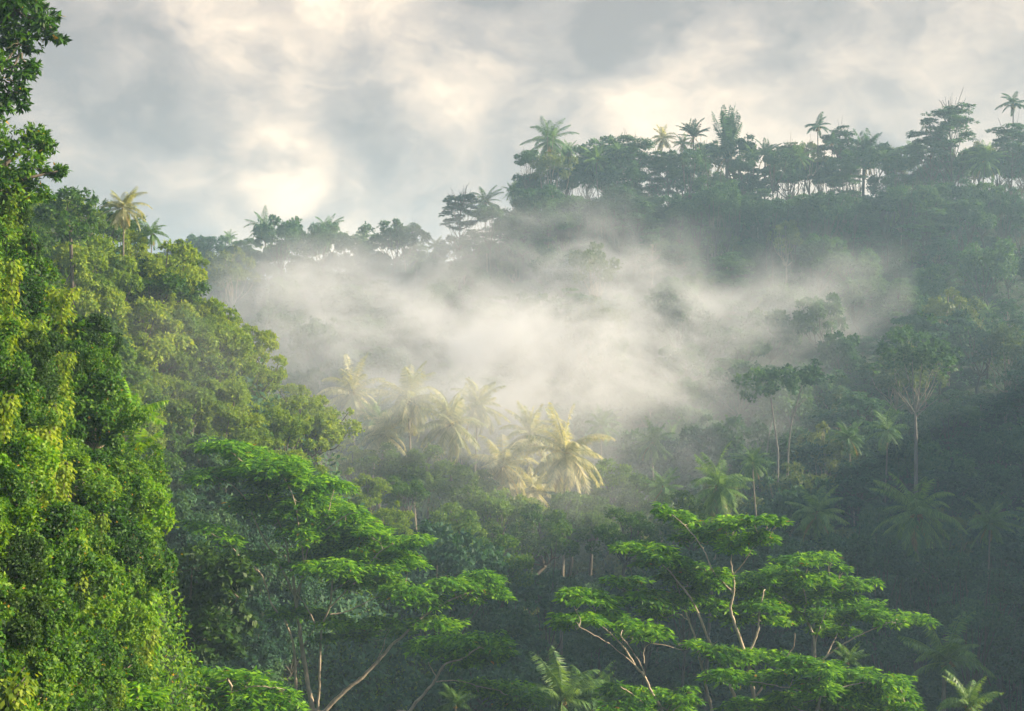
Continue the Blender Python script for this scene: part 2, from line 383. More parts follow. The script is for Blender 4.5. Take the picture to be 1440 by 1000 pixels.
def make_palm(kind, seed, H, Lf, nf, mat, els=(80, -35), bend=(.7, 1.5), lf=.95, dry=2, lean=1.7, w=.10, trunk_r=.15, colour_bark='palm', nl=36):
    rng = np.random.default_rng(seed); t = Buf(); b = Buf(); d = Buf()
    la = rng.uniform(0, 6.28); lx, ly = lean * math.cos(la), lean * math.sin(la)
    P = catmull([(-lx, -ly, -1.5), (-lx * .75, -ly * .75, H * .3), (-lx * .25, -ly * .25, H * .7), (0, 0, H)], 7)
    t.tube(P, np.interp(np.linspace(0, 1, len(P)), [0, .1, 1], [trunk_r * 1.7, trunk_r * 1.1, trunk_r * .75]), 8)
    for i in range(nf):
        u = (i + .5) / nf; el = R(els[0] + (els[1] - els[0]) * u ** .9 + rng.normal(0, 11)); az = i * 2.3999 + rng.uniform(-.25, .25)
        frond(b, rng, (0, 0, H - .1 + .25 * (1 - u)), az, el, Lf * rng.uniform(.7, 1.1), rng.uniform(*bend), lf, nl, w)
    for i in range(dry): frond(d, rng, (0, 0, H - .2), rng.uniform(0, 6.28), R(-45), Lf * .75, .8, lf * .7, nl, w * .8)
    if lf > .5:
        for i in range(9):                       # cluster of nuts below the crown
            p = np.array([0, 0, H - .25]) + rng.normal(0, .2, 3); d.leaves(np.repeat([p], 6, 0), rdir(rng, 6), rdir(rng, 6), .26, .24, .3)
    parts = [('trunk', t.mesh('trunk', BARK[colour_bark], True)), ('crown', b.mesh('crown', M[mat]))]
    if d.n: parts.append(('dead_frond' if dry else 'fruit_cluster', d.mesh('dead_frond', M['palmdry'])))
    proto(kind, parts)
for s in range(4): make_palm('palm', 200 + s, 9.5, 4.4, 28, 'palm', els=(82, -50), bend=(.4, 1.6), w=.065, nl=52)
for s in range(4): make_palm('goldpalm', 210 + s, 10, 4.9, 32, 'palmgold', els=(84, -55), bend=(.4, 1.6), lf=1.15, w=.06, nl=66)
make_palm('shortpalm', 220, 3.0, 4.0, 18, 'palm', els=(85, 5), dry=0, lean=.2)
make_palm('sugarpalm', 230, 8.0, 5.2, 22, 'far', els=(89, 77), bend=(.0, .35), lf=.85, dry=1, lean=.3, w=.12, trunk_r=.24, colour_bark='dark')
make_palm('sugarpalm', 231, 8.0, 4.6, 22, 'far', els=(88, 35), bend=(.3, 1.4), lf=.9, dry=3, lean=.3, w=.12, trunk_r=.24, colour_bark='dark')
make_palm('arecapalm', 240, 12, 2.4, 13, 'far', els=(80, -20), bend=(.8, 1.6), lf=.6, dry=0, lean=.4, w=.08, trunk_r=.09, colour_bark='dark')


def make_fern(seed, mat, n, Lf, lf, w):
    rng = np.random.default_rng(seed); b = Buf(); t = Buf()
    for i in range(n): frond(b, rng, (0, 0, .2), i * 2.4, R(rng.uniform(15, 70)), Lf * rng.uniform(.7, 1.1), rng.uniform(.5, 1.2), lf, 24, w, wid=.3)
    t.tube(catmull([(0, 0, -.8), (0, 0, .25)], 3), [.05, .05, .045, .04], 6)
    proto('fern', [('stem', t.mesh('stem', BARK['dark'], True)), ('foliage', b.mesh('foliage', M[mat]))])
make_fern(250, 'nearlime', 11, 1.5, .42, .07); make_fern(251, 'near', 14, 1.3, .34, .06)
def make_vine(kind, seed, mat, ns, L):
    rng = np.random.default_rng(seed); b = Buf(); t = Buf()
    for i in range(ns):
        x0, y0 = rng.normal(0, .55), rng.normal(0, .25); ln = L * rng.uniform(.5, 1.1)
        P = catmull([(x0, y0 + .4, .3), (x0, y0, 0), (x0 + rng.normal(0, .12), y0 + rng.normal(0, .1), -ln * .5), (x0 + rng.normal(0, .25), y0 + rng.normal(0, .15), -ln)], 6)
        t.tube(P, np.linspace(.011, .004, len(P)), 4)
        m = int(130 * ln); tt = rng.uniform(0, 1, m) ** .9; Q = np.stack([np.interp(tt * (len(P) - 1), np.arange(len(P)), P[:, j]) for j in range(3)], 1)
        rd = rdir(rng, m); b.leaves(Q + rd * rng.uniform(.02, .2, (m, 1)), rd * .7 - UP * .9, rd + rdir(rng, m) * .4, .12 * rng.uniform(.7, 1.3, m), .07)
    proto(kind, [('stem', t.mesh('stem', BARK['dark'], True)), ('foliage', b.mesh('foliage', M[mat]))])
make_vine('vine', 260, 'near', 9, 2.6); make_vine('vine', 261, 'sunny', 8, 2.2); make_vine('limevine', 262, 'nearlime', 12, 3.2)

# ------------------------------------------------------------------ terrain look-up
def hits(px, py, y0=24., y1=330., step=.5):
    """where the sight line of a photograph pixel meets the ground (nan if it does not)"""
    px = np.atleast_1d(px).astype(float); py = np.atleast_1d(py).astype(float)
    res = np.full(len(px), np.nan)
    for y in np.arange(y0, y1, step):
        x = (px - 720) / F * y; z = (500 - py) / F * y
        m = np.isnan(res) & (z < height(x, y)); res[m] = y
    return res
def ground(x, y): return float(height(x, y))

# ------------------------------------------------------------------ the two feathery trees in front
def hero(name, label, D, sx, sy, sc, limbs, pads, seed, mat='tier', bark='tan', base_r=.16, dens=640, L=.35, Wd=.115, ground_drop=True, cat='tree', rzf=1.0, group=None, spread=2.6):
    """limbs: (radius0, radius1, points); pads: (x, y, rx, ry) - read off the photograph, given their own distance and depth"""
    rng = np.random.default_rng(seed)
    X = lambda x, y: (sx + x / sc, sy + y / sc)
    root_px = X(*limbs[0][2][0]); bx = (root_px[0] - 720) / F * D
    root = bpy.data.objects.new(name, None); COL.objects.link(root)
    gz = ground(bx, D); root.location = (bx, D, gz)
    off = np.array([bx, D, gz]); t = Buf(); samples = []; nodes = []
    for li, (r0, r1, pts) in enumerate(limbs):
        n = len(pts); u = np.linspace(0, 1, n)
        start_y = 0.; p0 = np.array(X(*pts[0]))
        if samples:
            A = np.array([q[:2] for q in samples]); dd = np.hypot(*(A - p0).T); j = int(dd.argmin())
            if dd[j] < 9: start_y = samples[j][2]
        end_y = start_y + rng.uniform(-spread, spread) * (1 if n > 3 else .5)
        P3 = []
        for (x, y), uu in zip(pts, u):
            a, c = X(x, y); dy = start_y + (end_y - start_y) * uu ** 1.3
            P3.append(at(a, c, D + dy))
        if li == 0 or y is None or (pts[0][1] >= 995 if sc < 2.5 else pts[0][1] >= 818):
            b0 = P3[0].copy(); b1 = P3[1] - P3[0]; dn = (P3[0] - P3[1]) / np.linalg.norm(P3[0] - P3[1]); k1 = b0 + dn * 1.6 - np.array([0, 0, .8]); low = np.array([k1[0] * .8 + bx * .2, (k1[1] + D) / 2, min(gz, k1[2] - 2) - .5])
            P3 = [low, k1] + P3
        Pc = catmull(P3, 6); m = len(Pc); rad = np.linspace(r0, r1, m) * (1 + .06 * rng.normal(size=m))
        Pc[1:-1] += rng.normal(0, .012, (m - 2, 3))
        t.tube(Pc - off, rad, 8)
        for p, r in zip(Pc, rad):
            a, c = proj(p); samples.append((a, c, p[1] - D, r)); nodes.append(p)
    A = np.array([q[:2] for q in samples]); nodes = np.array(nodes); b = Buf()
    for (x, y, rx, ry) in pads:
        a, c = X(x, y); w = rx / sc / F * D; h = ry / sc / F * D
        dx = A[:, 0] - a; dyy = A[:, 1] - c
        cost = np.hypot(dx, dyy) + np.where(dyy < 2, 60, 0) + np.where(dyy > 90, 25, 0)
        j = int(cost.argmin()); yy = nodes[j][1] + rng.normal(1.0, .8)
        C = at(a, c + ry / sc * .2, yy)
        wy = w * rng.uniform(.75, 1.1)
        add_pad(b, rng, C - off, w, wy, h * .85 * rzf, int(dens * w * wy * math.pi / 2.2 * (1 + .35 * (h > .3))), L, Wd)
        if rng.uniform() < .45: add_pad(b, rng, C - off + np.array([rng.normal(0, .25), rng.normal(0, .5), -h * .35]), w * .7, wy * .8, h * .5 * rzf, int(dens * w * wy * .7), L * .9, Wd)
        r = min(samples[j][3] * .6, .045)
        limb(t, rng, nodes[j] - off, C - off - UP * .12, max(r, .02), .012, .15, 5, 5)
        for _ in range(3):
            e = C - off + np.array([rng.uniform(-.7, .7) * w, rng.uniform(-.7, .7) * wy, -.02]); s0 = C - off - UP * .12
            b0 = nodes[j] - off; s0 = b0 + (s0 - b0) * rng.uniform(.5, .85)
            limb(t, rng, s0, e, .014, .006, .1, 4, 3)
    a = link('trunk', t.mesh('trunk', BARK[bark], True), root); c = link('crown', b.mesh('crown', M[mat]), root)
    tag(root, label, cat, group); return root

TL = [
 (.17, .07, [(487,1000),(470,900),(450,780),(440,700),(430,640),(422,560),(405,480)]),
 (.055, .025, [(405,480),(395,420),(370,350),(350,300),(300,210),(230,130),(160,85)]),
 (.065, .022, [(428,610),(370,490),(330,430),(300,370),(265,290),(235,245),(180,205),(120,192)]),
 (.055, .02, [(430,600),(452,540),(455,470),(440,380),(430,300),(400,220),(350,140)]),
 (.05, .02, [(432,650),(455,510),(480,420),(535,330),(560,240)]),
 (.04, .02, [(480,430),(530,380),(600,330),(640,320)]),
 (.10, .03, [(430,1000),(428,880),(422,780),(395,700),(350,640),(330,580),(310,530),(285,500)]),
 (.035, .012, [(310,530),(240,470),(190,420),(120,380)]),
 (.09, .04, [(505,1000),(510,900),(513,780),(520,710),(545,640),(552,580),(560,510)]),
 (.045, .02, [(545,645),(600,590),(650,540),(700,470),(760,425)]),
 (.04, .018, [(548,668),(600,660),(680,622),(740,600),(790,600)]),
 (.04, .018, [(505,725),(470,650),(430,600),(380,560),(330,520)]),
 (.03, .012, [(455,775),(490,720),(510,700)]),
 (.13, .04, [(530,1000),(600,930),(650,890),(700,840),(760,770),(800,740),(860,680),(920,640),(980,610),(1060,580)]),
 (.03, .014, [(700,838),(725,790),(745,730),(790,680)]),
 (.03, .012, [(552,590),(600,560),(660,520)]),
]
PL = [(170,88,70,30),(270,108,80,28),(360,150,105,32),(130,190,75,22),(250,170,90,28),(420,200,95,30),(540,220,75,28),(290,280,90,28),(400,290,95,32),
 (500,290,105,32),(600,325,85,32),(480,370,95,32),(580,405,105,32),(680,375,60,20),(520,450,100,28),(640,440,70,28),(780,415,60,24),(850,405,50,16),(740,460,100,24),
 (660,500,100,24),(540,500,100,22),(810,485,55,18),(720,550,65,24),(800,590,75,28),(880,612,60,26),(420,495,40,14),(300,468,60,22),(220,465,60,20),(120,368,60,18),
 (200,408,50,18),(70,350,35,12),(960,560,75,24),(1055,540,70,22),(1110,588,50,24),(1020,600,50,22),(900,690,65,20),(975,698,55,18),(480,660,55,16),(560,690,65,18),
 (640,722,60,20),(730,690,60,15),(520,745,40,12),(800,722,40,12),(400,655,55,14),(340,215,60,20),(470,265,60,20),(650,385,50,18),(350,340,50,18),(610,560,50,14)]
hero('feathery_tree', 'tall feathery tree with flat bright green tiers leaning towards the vine-covered slope', 75, 240, 590, 2.439, TL, PL, 7)
hero('feathery_tree', 'slender feathery tree with two dark flat tiers reaching over the empty valley gap', 70, 240, 590, 2.439,
     [(.10, .035, [(820,1000),(870,940),(910,890),(940,840),(1000,820),(1060,780)]),
      (.035, .014, [(910,900),(980,895),(1060,915),(1130,930)]), (.03, .012, [(912,885),(882,830),(870,800)])],
     [(890,770,75,26),(1000,757,85,32),(1100,768,78,32),(1050,808,85,20),(970,790,60,18),(1050,908,60,16),(1150,920,78,24),(1215,942,60,22),(1180,970,60,15)], 8)

R1 = [(.08, .03, [(440,823),(400,750),(375,695),(345,660),(300,590),(250,540),(218,512)]),
 (.035, .015, [(383,712),(368,665),(330,600),(290,550)]), (.03, .014, [(375,650),(378,595),(420,565)]), (.03, .012, [(360,675),(300,620),(220,562),(140,518)]),
 (.05, .02, [(400,823),(330,760),(290,735)])]
PR1 = [(120,395,48,28),(180,400,58,24),(240,420,58,22),(80,490,45,17),(150,478,70,20),(230,470,68,22),(320,508,50,20),(380,520,58,20),(440,540,45,18),(330,540,55,12),(565,570,35,14),
 (280,740,60,20),(350,750,68,24),(430,760,60,20),(500,770,60,18),(300,795,80,20),(450,800,90,20),(540,740,25,10)]
hero('feathery_tree', 'small feathery tree with spreading thin limbs, first of the three beside the middle valley', 66, 760, 680, 2.571, R1, PR1, 21)
R2 = [(.13, .05, [(780,823),(775,780),(760,700),(750,640),(725,570),(700,500),(687,450),(698,400),(700,340)]),
 (.10, .03, [(715,823),(690,740),(650,650),(610,570),(575,480),(540,410),(500,360),(470,320),(425,280)]),
 (.09, .03, [(620,823),(600,740),(580,650),(560,560),(535,490),(505,400),(490,350)]),
 (.06, .025, [(750,628),(785,540),(790,480),(805,400),(812,380)]), (.05, .018, [(778,770),(830,700),(880,640),(915,590),(920,540)]),
 (.04, .02, [(700,350),(690,290),(692,240)]), (.045, .016, [(700,400),(625,318),(600,260),(570,210),(520,150),(470,110)]), (.035, .014, [(698,330),(740,280),(770,230),(805,200)]),
 (.03, .012, [(585,655),(600,600),(640,570)]), (.03, .012, [(540,500),(500,470),(450,450)]), (.03, .012, [(690,745),(740,690),(760,660)])]
PR2 = [(440,88,35,18),(490,105,48,20),(540,130,48,20),(560,175,58,22),(620,180,58,24),(500,190,35,17),(670,150,48,20),(700,132,68,20),(770,130,40,15),(830,125,40,18),(870,130,33,14),
 (800,185,48,24),(740,190,58,18),(700,230,58,14),(310,222,50,17),(370,225,58,20),(430,250,58,24),(480,270,48,24),(400,278,48,18),(260,345,45,12),(330,348,50,12),
 (500,320,58,24),(560,340,78,28),(620,350,58,24),(400,400,78,20),(460,420,78,24),(540,400,68,24),(420,460,68,18),(360,418,50,16),(640,320,50,18),
 (780,340,68,22),(760,380,68,20),(700,478,66,18),(800,430,76,24),(640,440,58,18),(620,600,58,24),(700,618,78,24),(780,610,58,20),(850,618,58,18),(850,488,48,14),(560,300,50,18)]
hero('feathery_tree', 'wide feathery tree with many pale forked limbs standing between two smaller feathery trees', 70, 760, 680, 2.571, R2, PR2, 22)
R3 = [(.11, .04, [(930,823),(970,740),(985,670),(992,600),(985,540),(950,480),(890,420),(850,390)]),
 (.05, .018, [(975,715),(1035,620),(1060,570),(1090,510)]), (.05, .018, [(1020,635),(1080,590),(1150,550),(1220,520),(1270,500)]), (.04, .016, [(990,590),(1010,520),(1040,440),(1060,380)]),
 (.035, .015, [(950,480),(960,420),(940,350)])]
PR3 = [(840,330,78,22),(900,310,58,18),(910,270,58,20),(980,265,58,20),(1040,250,35,20),(860,380,78,24),(880,430,68,20),(960,340,78,24),(1030,350,58,24),(1100,300,30,20),(1090,350,48,22),
 (1140,370,48,17),(1200,350,35,12),(1000,400,78,24),(1080,410,68,22),(930,478,66,18),(1020,470,78,24),(1120,450,78,24),(1190,440,58,17),(1230,475,68,18),(1300,480,58,17),(1370,485,52,15),
 (1100,530,58,17),(1030,520,48,14)]
hero('feathery_tree', 'feathery tree whose long outer tier reaches farthest into the shaded slope', 72, 760, 680, 2.571, R3, PR3, 23)
R4 = [(.10, .04, [(1000,823),(1010,780),(1000,740),(1010,700)]), (.04, .018, [(1010,770),(1080,740),(1160,720)]), (.04, .018, [(1005,760),(900,740),(800,720)]), (.03,.014,[(1160,720),(1240,720),(1300,735)])]
PR4 = [(920,640,68,20),(1000,660,78,20),(680,690,78,18),(780,700,68,18),(860,690,58,16),(1080,700,78,24),(1160,690,68,24),(1240,700,58,20),(1300,700,40,18),(1000,730,78,18),(1100,760,88,18),
 (1220,750,78,20),(1320,760,50,18),(880,770,58,16),(940,770,68,20),(1330,800,50,18),(750,800,80,14),(850,802,60,14),(1000,800,80,16),(1150,800,80,18),(1250,790,60,18)]
hero('feathery_tree', 'low feathery crown spreading at the foot of the forked feathery trees', 63, 760, 680, 2.571, R4, PR4, 24)
# low sprays at the foot of the picture, beside the vine-covered slope  (crop of 480 x 500 enlarged twice, origin 0,500)
R5 = [(.09, .04, [(620,1000),(640,960),(650,930),(640,910)]), (.04, .018, [(640,950),(560,930),(480,930)]), (.04, .018, [(648,950),(720,930),(800,940)])]
PR5 = [(470,910,60,20),(540,900,70,20),(610,895,70,22),(680,905,60,20),(560,940,90,24),(660,945,90,24),(480,960,80,26),(740,935,60,24),(790,950,50,22),(700,975,80,22),(590,985,90,20),(820,975,40,22),(430,990,70,22)]
hero('feathery_tree', 'low dark feathery crown at the foot of the vine-covered slope', 52, 0, 500, 2.0, R5, PR5, 25, L=.3)
R6 = [(.10, .04, [(60,1000),(80,930),(100,880),(120,850)]), (.04, .018, [(80,930),(160,880),(220,860)])]
PR6 = [(250,850,60,24),(180,840,70,24),(100,860,70,24),(220,900,80,26),(300,890,50,22),(150,920,90,26),(60,910,80,24),(260,950,80,26),(350,940,60,24),(120,975,100,24),(330,985,80,22),(400,960,50,20)]
hero('feathery_tree', 'bright drooping feathery crown in front of the foot of the vine-covered slope', 34, 0, 500, 2.0, R6, PR6, 26, L=.24, Wd=.09, dens=1100)

# ------------------------------------------------------------------ palms and other single trees told apart in the photograph
def stand(kind, i, px, py, D, crown_h, sc, name, label, cat, group=None, rot=None, szz=None, tilt=(0, 0), sink=0.):
    """a tree whose crown centre (crown_h above its foot at scale 1) is seen at px, py at distance D; the trunk is stretched to reach the ground"""
    p = at(px, py, D); gz = ground(p[0], p[1])
    need = p[2] - gz; z = (need / (crown_h * sc)) if szz is None else szz
    z = min(max(z, .45), 2.4)
    rs = random.Random(int(px * 7 + py * 13)); 
    return place(kind, i, (p[0], p[1], p[2] - crown_h * sc * z), rs.uniform(0, 6.28) if rot is None else rot, sc, name, label, cat, group, 1.0, tilt, crown_h, z)
def mark(px, py, phrase): LAND.append((px, py, phrase))

GP = 'sunlit palms in the misty clearing'
for i, (px, py, D, sc, lab) in enumerate([
 (495, 552, 158, .92, 'sunlit coconut palm at the edge of the clearing, nearest the bushy spur'),
 (574, 562, 150, .98, 'tall sunlit coconut palm with a long bare leaning trunk'),
 (633, 596, 146, 1.0, 'broad golden coconut palm in the middle of the sunlit row'),
 (707, 655, 142, .92, 'lower coconut palm with drooping fronds between two golden palms'),
 (795, 638, 138, 1.04, 'biggest and brightest golden coconut palm of the misty clearing'),
 (607, 690, 140, .62, 'short young palm under the tall bare-trunked palm'),
 (650, 680, 146, .66, 'small palm below the broad golden palm'),
 (750, 690, 146, .7, 'small pale palm tucked behind the biggest golden palm'),
 (530, 590, 156, .7, 'small palm low between the first two sunlit palms'),
 (745, 610, 152, .85, 'pale palm standing behind and between the lower palm and the biggest golden palm'),
 (672, 570, 158, .8, 'misty pale palm behind the broad golden palm'),
 (540, 610, 150, .8, 'small golden palm half behind the bare leaning trunk'),
 (845, 600, 166, .6, 'faint palm in thick mist beyond the biggest golden palm')]):
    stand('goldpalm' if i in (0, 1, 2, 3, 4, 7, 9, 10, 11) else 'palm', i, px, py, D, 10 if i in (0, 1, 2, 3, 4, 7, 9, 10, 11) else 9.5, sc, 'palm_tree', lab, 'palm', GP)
for px, py, ph in [(574, 562, 'bare-trunked sunlit palm'), (795, 638, 'biggest golden palm'), (633, 596, 'broad golden palm'), (495, 552, 'first sunlit palm')]: mark(px, py, ph)
for i, (px, py, D, sc, lab, kd) in enumerate([
 (1010, 685, 128, .92, 'full green palm rising behind the top of the wide forked feathery tree', 'palm'),
 (932, 686, 134, .62, 'small palm between the golden clearing and the full green palm', 'palm'),
 (1058, 650, 150, .58, 'small palm beneath the pair of thin pale trunks', 'palm'),
 (1194, 616, 165, .66, 'grey-green palm in deep shade between the pale trunks and the bare-limbed tree', 'palm'),
 (1248, 606, 168, .72, 'dim palm touching the foot of the bare-limbed tree', 'palm'),
 (1148, 722, 132, .85, 'drooping palm above the outer feathery tree', 'palm'),
 (1290, 722, 130, 1.05, 'large drooping palm in shade below the bare-limbed tree', 'palm'),
 (1392, 735, 135, .66, 'palm by the picture edge beside the large drooping palm', 'palm'),
 (916, 622, 160, .68, 'half hidden palm at the edge of the mist, above the small feathery tree', 'palm'),
 (1362, 992, 62, .42, 'bright yellow-green palm tips just above the bottom of the view', 'shortpalm'),
 (790, 985, 78, .75, 'dull young palm low beside the small feathery tree', 'shortpalm'),
 (640, 990, 74, .35, 'little pale palm under the slender feathery tree', 'shortpalm'),
 (1192, 930, 70, .30, 'tiny light green palm behind the outer feathery tree', 'shortpalm'),
 (830, 990, 80, .7, 'second dull young palm low beside the small feathery tree', 'shortpalm'),
 (1330, 930, 82, .8, 'young palm fan in shade beyond the low feathery crown', 'shortpalm')]):
    stand(kd, i, px, py, D, 9.5 if kd == 'palm' else 3.0, sc, 'palm_tree', lab, 'palm', 'palms of the valley floor', szz=1.0 if kd == 'shortpalm' else None)
for px, py, ph in [(1010, 685, 'full green palm'), (1194, 616, 'grey-green shade palm'), (1148, 722, 'drooping palm'), (1290, 722, 'large drooping palm')]: mark(px, py, ph)

# tall tree with bare forked limbs under a pale round crown
def bare_tree(name, px0, py0, D, limbs, crowns, label, mat, seed, bark='grey', nros=300, L=.42):
    rng = np.random.default_rng(seed); base = at(px0, py0, D); gz = ground(base[0], D); off = np.array([base[0], D, gz])
    root = bpy.data.objects.new(name, None); COL.objects.link(root); root.location = tuple(off); t = Buf(); b = Buf()
    for k, (r0, r1, pts) in enumerate(limbs):
        P = [at(x, y, D + (0 if k == 0 else rng.uniform(-1.2, 1.2) * j / len(pts))) - off for j, (x, y) in enumerate(pts)]
        if k == 0: P = [np.array([0, 0, -1.])] + P
        Pc = catmull(P, 6); t.tube(Pc, np.linspace(r0, r1, len(Pc)), 7)
    for (x, y, rx, rz) in crowns:
        add_crown(b, rng, at(x, y, D) - off, (rx / F * D, rx / F * D, rz / F * D), 22, rx / F * D * .34, nros, 4, L, L * .6, -.5)
    link('trunk', t.mesh('trunk', BARK[bark], True), root); link('crown', b.mesh('crown', M[mat]), root); tag(root, label, 'tree'); return root
bare_tree('tree', 1288, 650, 152, [(.24, .12, [(1288,644),(1288,610),(1287,580)]), (.09, .03, [(1287,582),(1275,565),(1264,550),(1258,525)]), (.09, .03, [(1287,580),(1284,550),(1283,510),(1282,480)]),
  (.09, .03, [(1287,580),(1293,545),(1296,515),(1298,490)]), (.08, .03, [(1288,580),(1302,560),(1312,540),(1318,520)]), (.08, .03, [(1287,588),(1300,575),(1320,560)]), (.07, .03, [(1284,550),(1275,525),(1270,500)])],
  [(1286, 492, 48, 40), (1262, 500, 26, 22), (1312, 503, 26, 22)], 'tall tree with pale bare forked limbs under a round pale crown in shade', 'far', 301)
bare_tree('tree', 1091, 656, 160, [(.15, .08, [(1094,656),(1092,620),(1088,590),(1084,560)]), (.09, .04, [(1078,640),(1082,610),(1086,592)])],
  [(1072, 545, 34, 26), (1098, 540, 26, 22)], 'slim tree with a pale straight trunk, the nearer one to the mist of two', 'far', 302)
bare_tree('tree', 1108, 660, 162, [(.12, .06, [(1108,660),(1110,620),(1114,590),(1121,566),(1128,540)]), (.07, .03, [(1116,585),(1122,572),(1134,560)])],
  [(1130, 535, 30, 24)], 'slim tree with a pale curved trunk beside the straight pale one', 'far', 303)
mark(1288, 580, 'bare-limbed tree'); mark(1098, 600, 'thin pale trunks')

# ---- ridge trees
RG = 'trees along the ridge'
ridge = [
 # kind, i, px, py(crown centre/top ref), D, crown height, scale, name, label, cat
 ('tierlayer', 0, 645, 300, 246, 8.3, 1.05, 'tree', 'open tree of thin flat layers standing alone on the ridge', 'tree'),
 ('palm', 1, 773, 212, 252, 9.5, 1.26, 'palm_tree', 'dark palm rising highest over the round-topped trees in mid ridge', 'palm'),
 ('palm', 2, 682, 284, 250, 9.5, 0.86, 'palm_tree', 'ragged palm touching the open layered tree', 'palm'),
 ('palm', 0, 722, 270, 254, 9.5, .55, 'palm_tree', 'small palm left of the round-topped trees', 'palm'),
 ('tier', 0, 895, 205, 250, 7.5, 1.0, 'tree', 'flat-topped dark tree in mid ridge with sky beneath its tiers', 'tree'),
 ('goldpalm', 1, 932, 208, 258, 10, .6, 'palm_tree', 'light green palm just behind the flat-topped dark tree', 'palm'),
 ('palm', 3, 960, 215, 256, 9.5, .55, 'palm_tree', 'small palm between the flat-topped tree and the tall sugar palm', 'palm'),
 ('palm', 3, 838, 238, 248, 9.5, .8, 'palm_tree', 'drooping palm below the pale round ridge tree', 'palm'),
 ('sugarpalm', 0, 1023, 228, 256, 8, 1.55, 'palm_tree', 'tallest narrow sugar palm with upright plume on the ridge', 'palm'),
 ('palm', 0, 988, 236, 254, 9.5, .66, 'palm_tree', 'slim palm at the foot of the tallest sugar palm', 'palm'),
 ('sugarpalm', 1, 1076, 232, 255, 8, .75, 'palm_tree', 'feather-topped palm next to the tallest sugar palm', 'palm'),
 ('tier', 1, 1108, 214, 252, 7.5, .8, 'tree', 'dark tree with broken hooked branch on the ridge', 'tree'),
 ('arecapalm', 0, 1150, 192, 254, 12, 1.2, 'palm_tree', 'round-headed palm on a tall thin trunk', 'palm'),
 ('tier', 2, 1187, 194, 256, 7.5, .85, 'tree', 'flat dark umbrella crown between the round-headed palm and leaning sugar palm', 'tree'),
 ('sugarpalm', 1, 1215, 232, 252, 8, 1.2, 'palm_tree', 'sugar palm with long fronds arching over a gap of sky', 'palm'),
 ('palm', 1, 1288, 225, 262, 9.5, .66, 'palm_tree', 'pale small palm in the low gap of the ridge', 'palm'),
 ('tier', 3, 1340, 170, 248, 7.5, 1.25, 'tree', 'broad umbrella tree highest over the shaded end of the ridge', 'tree'),
 ('tier', 0, 1308, 198, 250, 7.5, .9, 'tree', 'lower umbrella crown leaning from beneath the broad umbrella tree', 'tree'),
 ('palm', 2, 1385, 240, 244, 9.5, .95, 'palm_tree', 'big dark palm under the broad umbrella tree', 'palm'),
 ('arecapalm', 0, 1425, 160, 250, 12, 1.3, 'palm_tree', 'thin palm with a tall bare spike at the picture edge', 'palm'),
 ('tier', 2, 1420, 195, 248, 7.5, 1.1, 'tree', 'dark spreading tree at the end of the ridge under the spiked palm', 'tree'),
 ('palm', 0, 372, 322, 270, 9.5, 0.96, 'palm_tree', 'dark palm on the misty low ridge, first of its pair of big ones', 'palm'),
 ('palm', 1, 410, 342, 274, 9.5, .52, 'palm_tree', 'small palm between two bigger palms on the misty low ridge', 'palm'),
 ('palm', 2, 458, 326, 268, 9.5, 0.96, 'palm_tree', 'dark palm with sideways fronds on the misty low ridge', 'palm'),
 ('palm', 0, 512, 336, 268, 9.5, .6, 'palm_tree', 'slender palm beside the flat low-ridge crowns', 'palm'),
 ('palm', 2, 435, 345, 272, 9.5, .45, 'palm_tree', 'tiny palm tucked by the palm with sideways fronds', 'palm'),
 ('palm', 3, 322, 334, 276, 9.5, .45, 'palm_tree', 'tiny palm head beside the round trees of the low ridge', 'palm'),
 ('palm', 0, 562, 332, 262, 9.5, .72, 'palm_tree', 'bushy palm between the misty low ridge and the open layered tree', 'palm'),
 ('palm', 1, 612, 346, 258, 9.5, .60, 'palm_tree', 'low palm at the foot of the open layered tree', 'palm'),
 ('tier', 1, 576, 322, 266, 7.5, .5, 'tree', 'small flat crown sticking up behind the bushy palm', 'tree'),
 ('palm', 2, 1058, 232, 253, 9.5, .6, 'palm_tree', 'ragged palm leaning just beyond the tallest sugar palm', 'palm'),
 ('sugarpalm', 1, 975, 205, 258, 8, .8, 'palm_tree', 'sugar palm with drooping plumes on the left of the tallest sugar palm', 'palm'),
 ('palm', 0, 1125, 236, 250, 9.5, .7, 'palm_tree', 'dark palm under the broken hooked branch', 'palm'),
 ('arecapalm', 0, 1170, 214, 252, 12, .9, 'palm_tree', 'thin palm between the round-headed palm and the flat umbrella crown', 'palm'),
 ('palm', 3, 1245, 236, 254, 9.5, .7, 'palm_tree', 'palm below the arching fronds of the leaning sugar palm', 'palm'),
 ('palm', 1, 1325, 222, 254, 9.5, .75, 'palm_tree', 'palm half hidden by the trunk of the broad umbrella tree', 'palm'),
 ('palm', 0, 870, 226, 254, 9.5, .7, 'palm_tree', 'palm tucked between the pale round tree and the flat-topped dark tree', 'palm'),
 ('palm', 1, 800, 226, 256, 9.5, .6, 'palm_tree', 'small palm leaning beside the highest dark palm', 'palm'),
 ('tierlayer', 0, 745, 262, 250, 8.3, .7, 'umbrella_tree', 'thin layered tree at the shoulder of the ridge below the highest dark palm', 'tree'),
 ('goldpalm', 3, 174, 292, 96, 10, .40, 'palm_tree', 'yellowing palm on top of the bushy spur', 'palm'),
 ('palm', 2, 214, 328, 100, 9.5, .30, 'palm_tree', 'little palm lower down the spur than the yellowing palm', 'palm'),
]
for kd, i, px, py, D, ch, sc, nm, lab, cat in ridge: stand(kd, i, px, py - (14 if px > 740 and nm == 'palm_tree' else 0), D, ch, sc, nm, lab, cat, RG if py < 290 or px < 640 else RG, tilt=(0, .0))
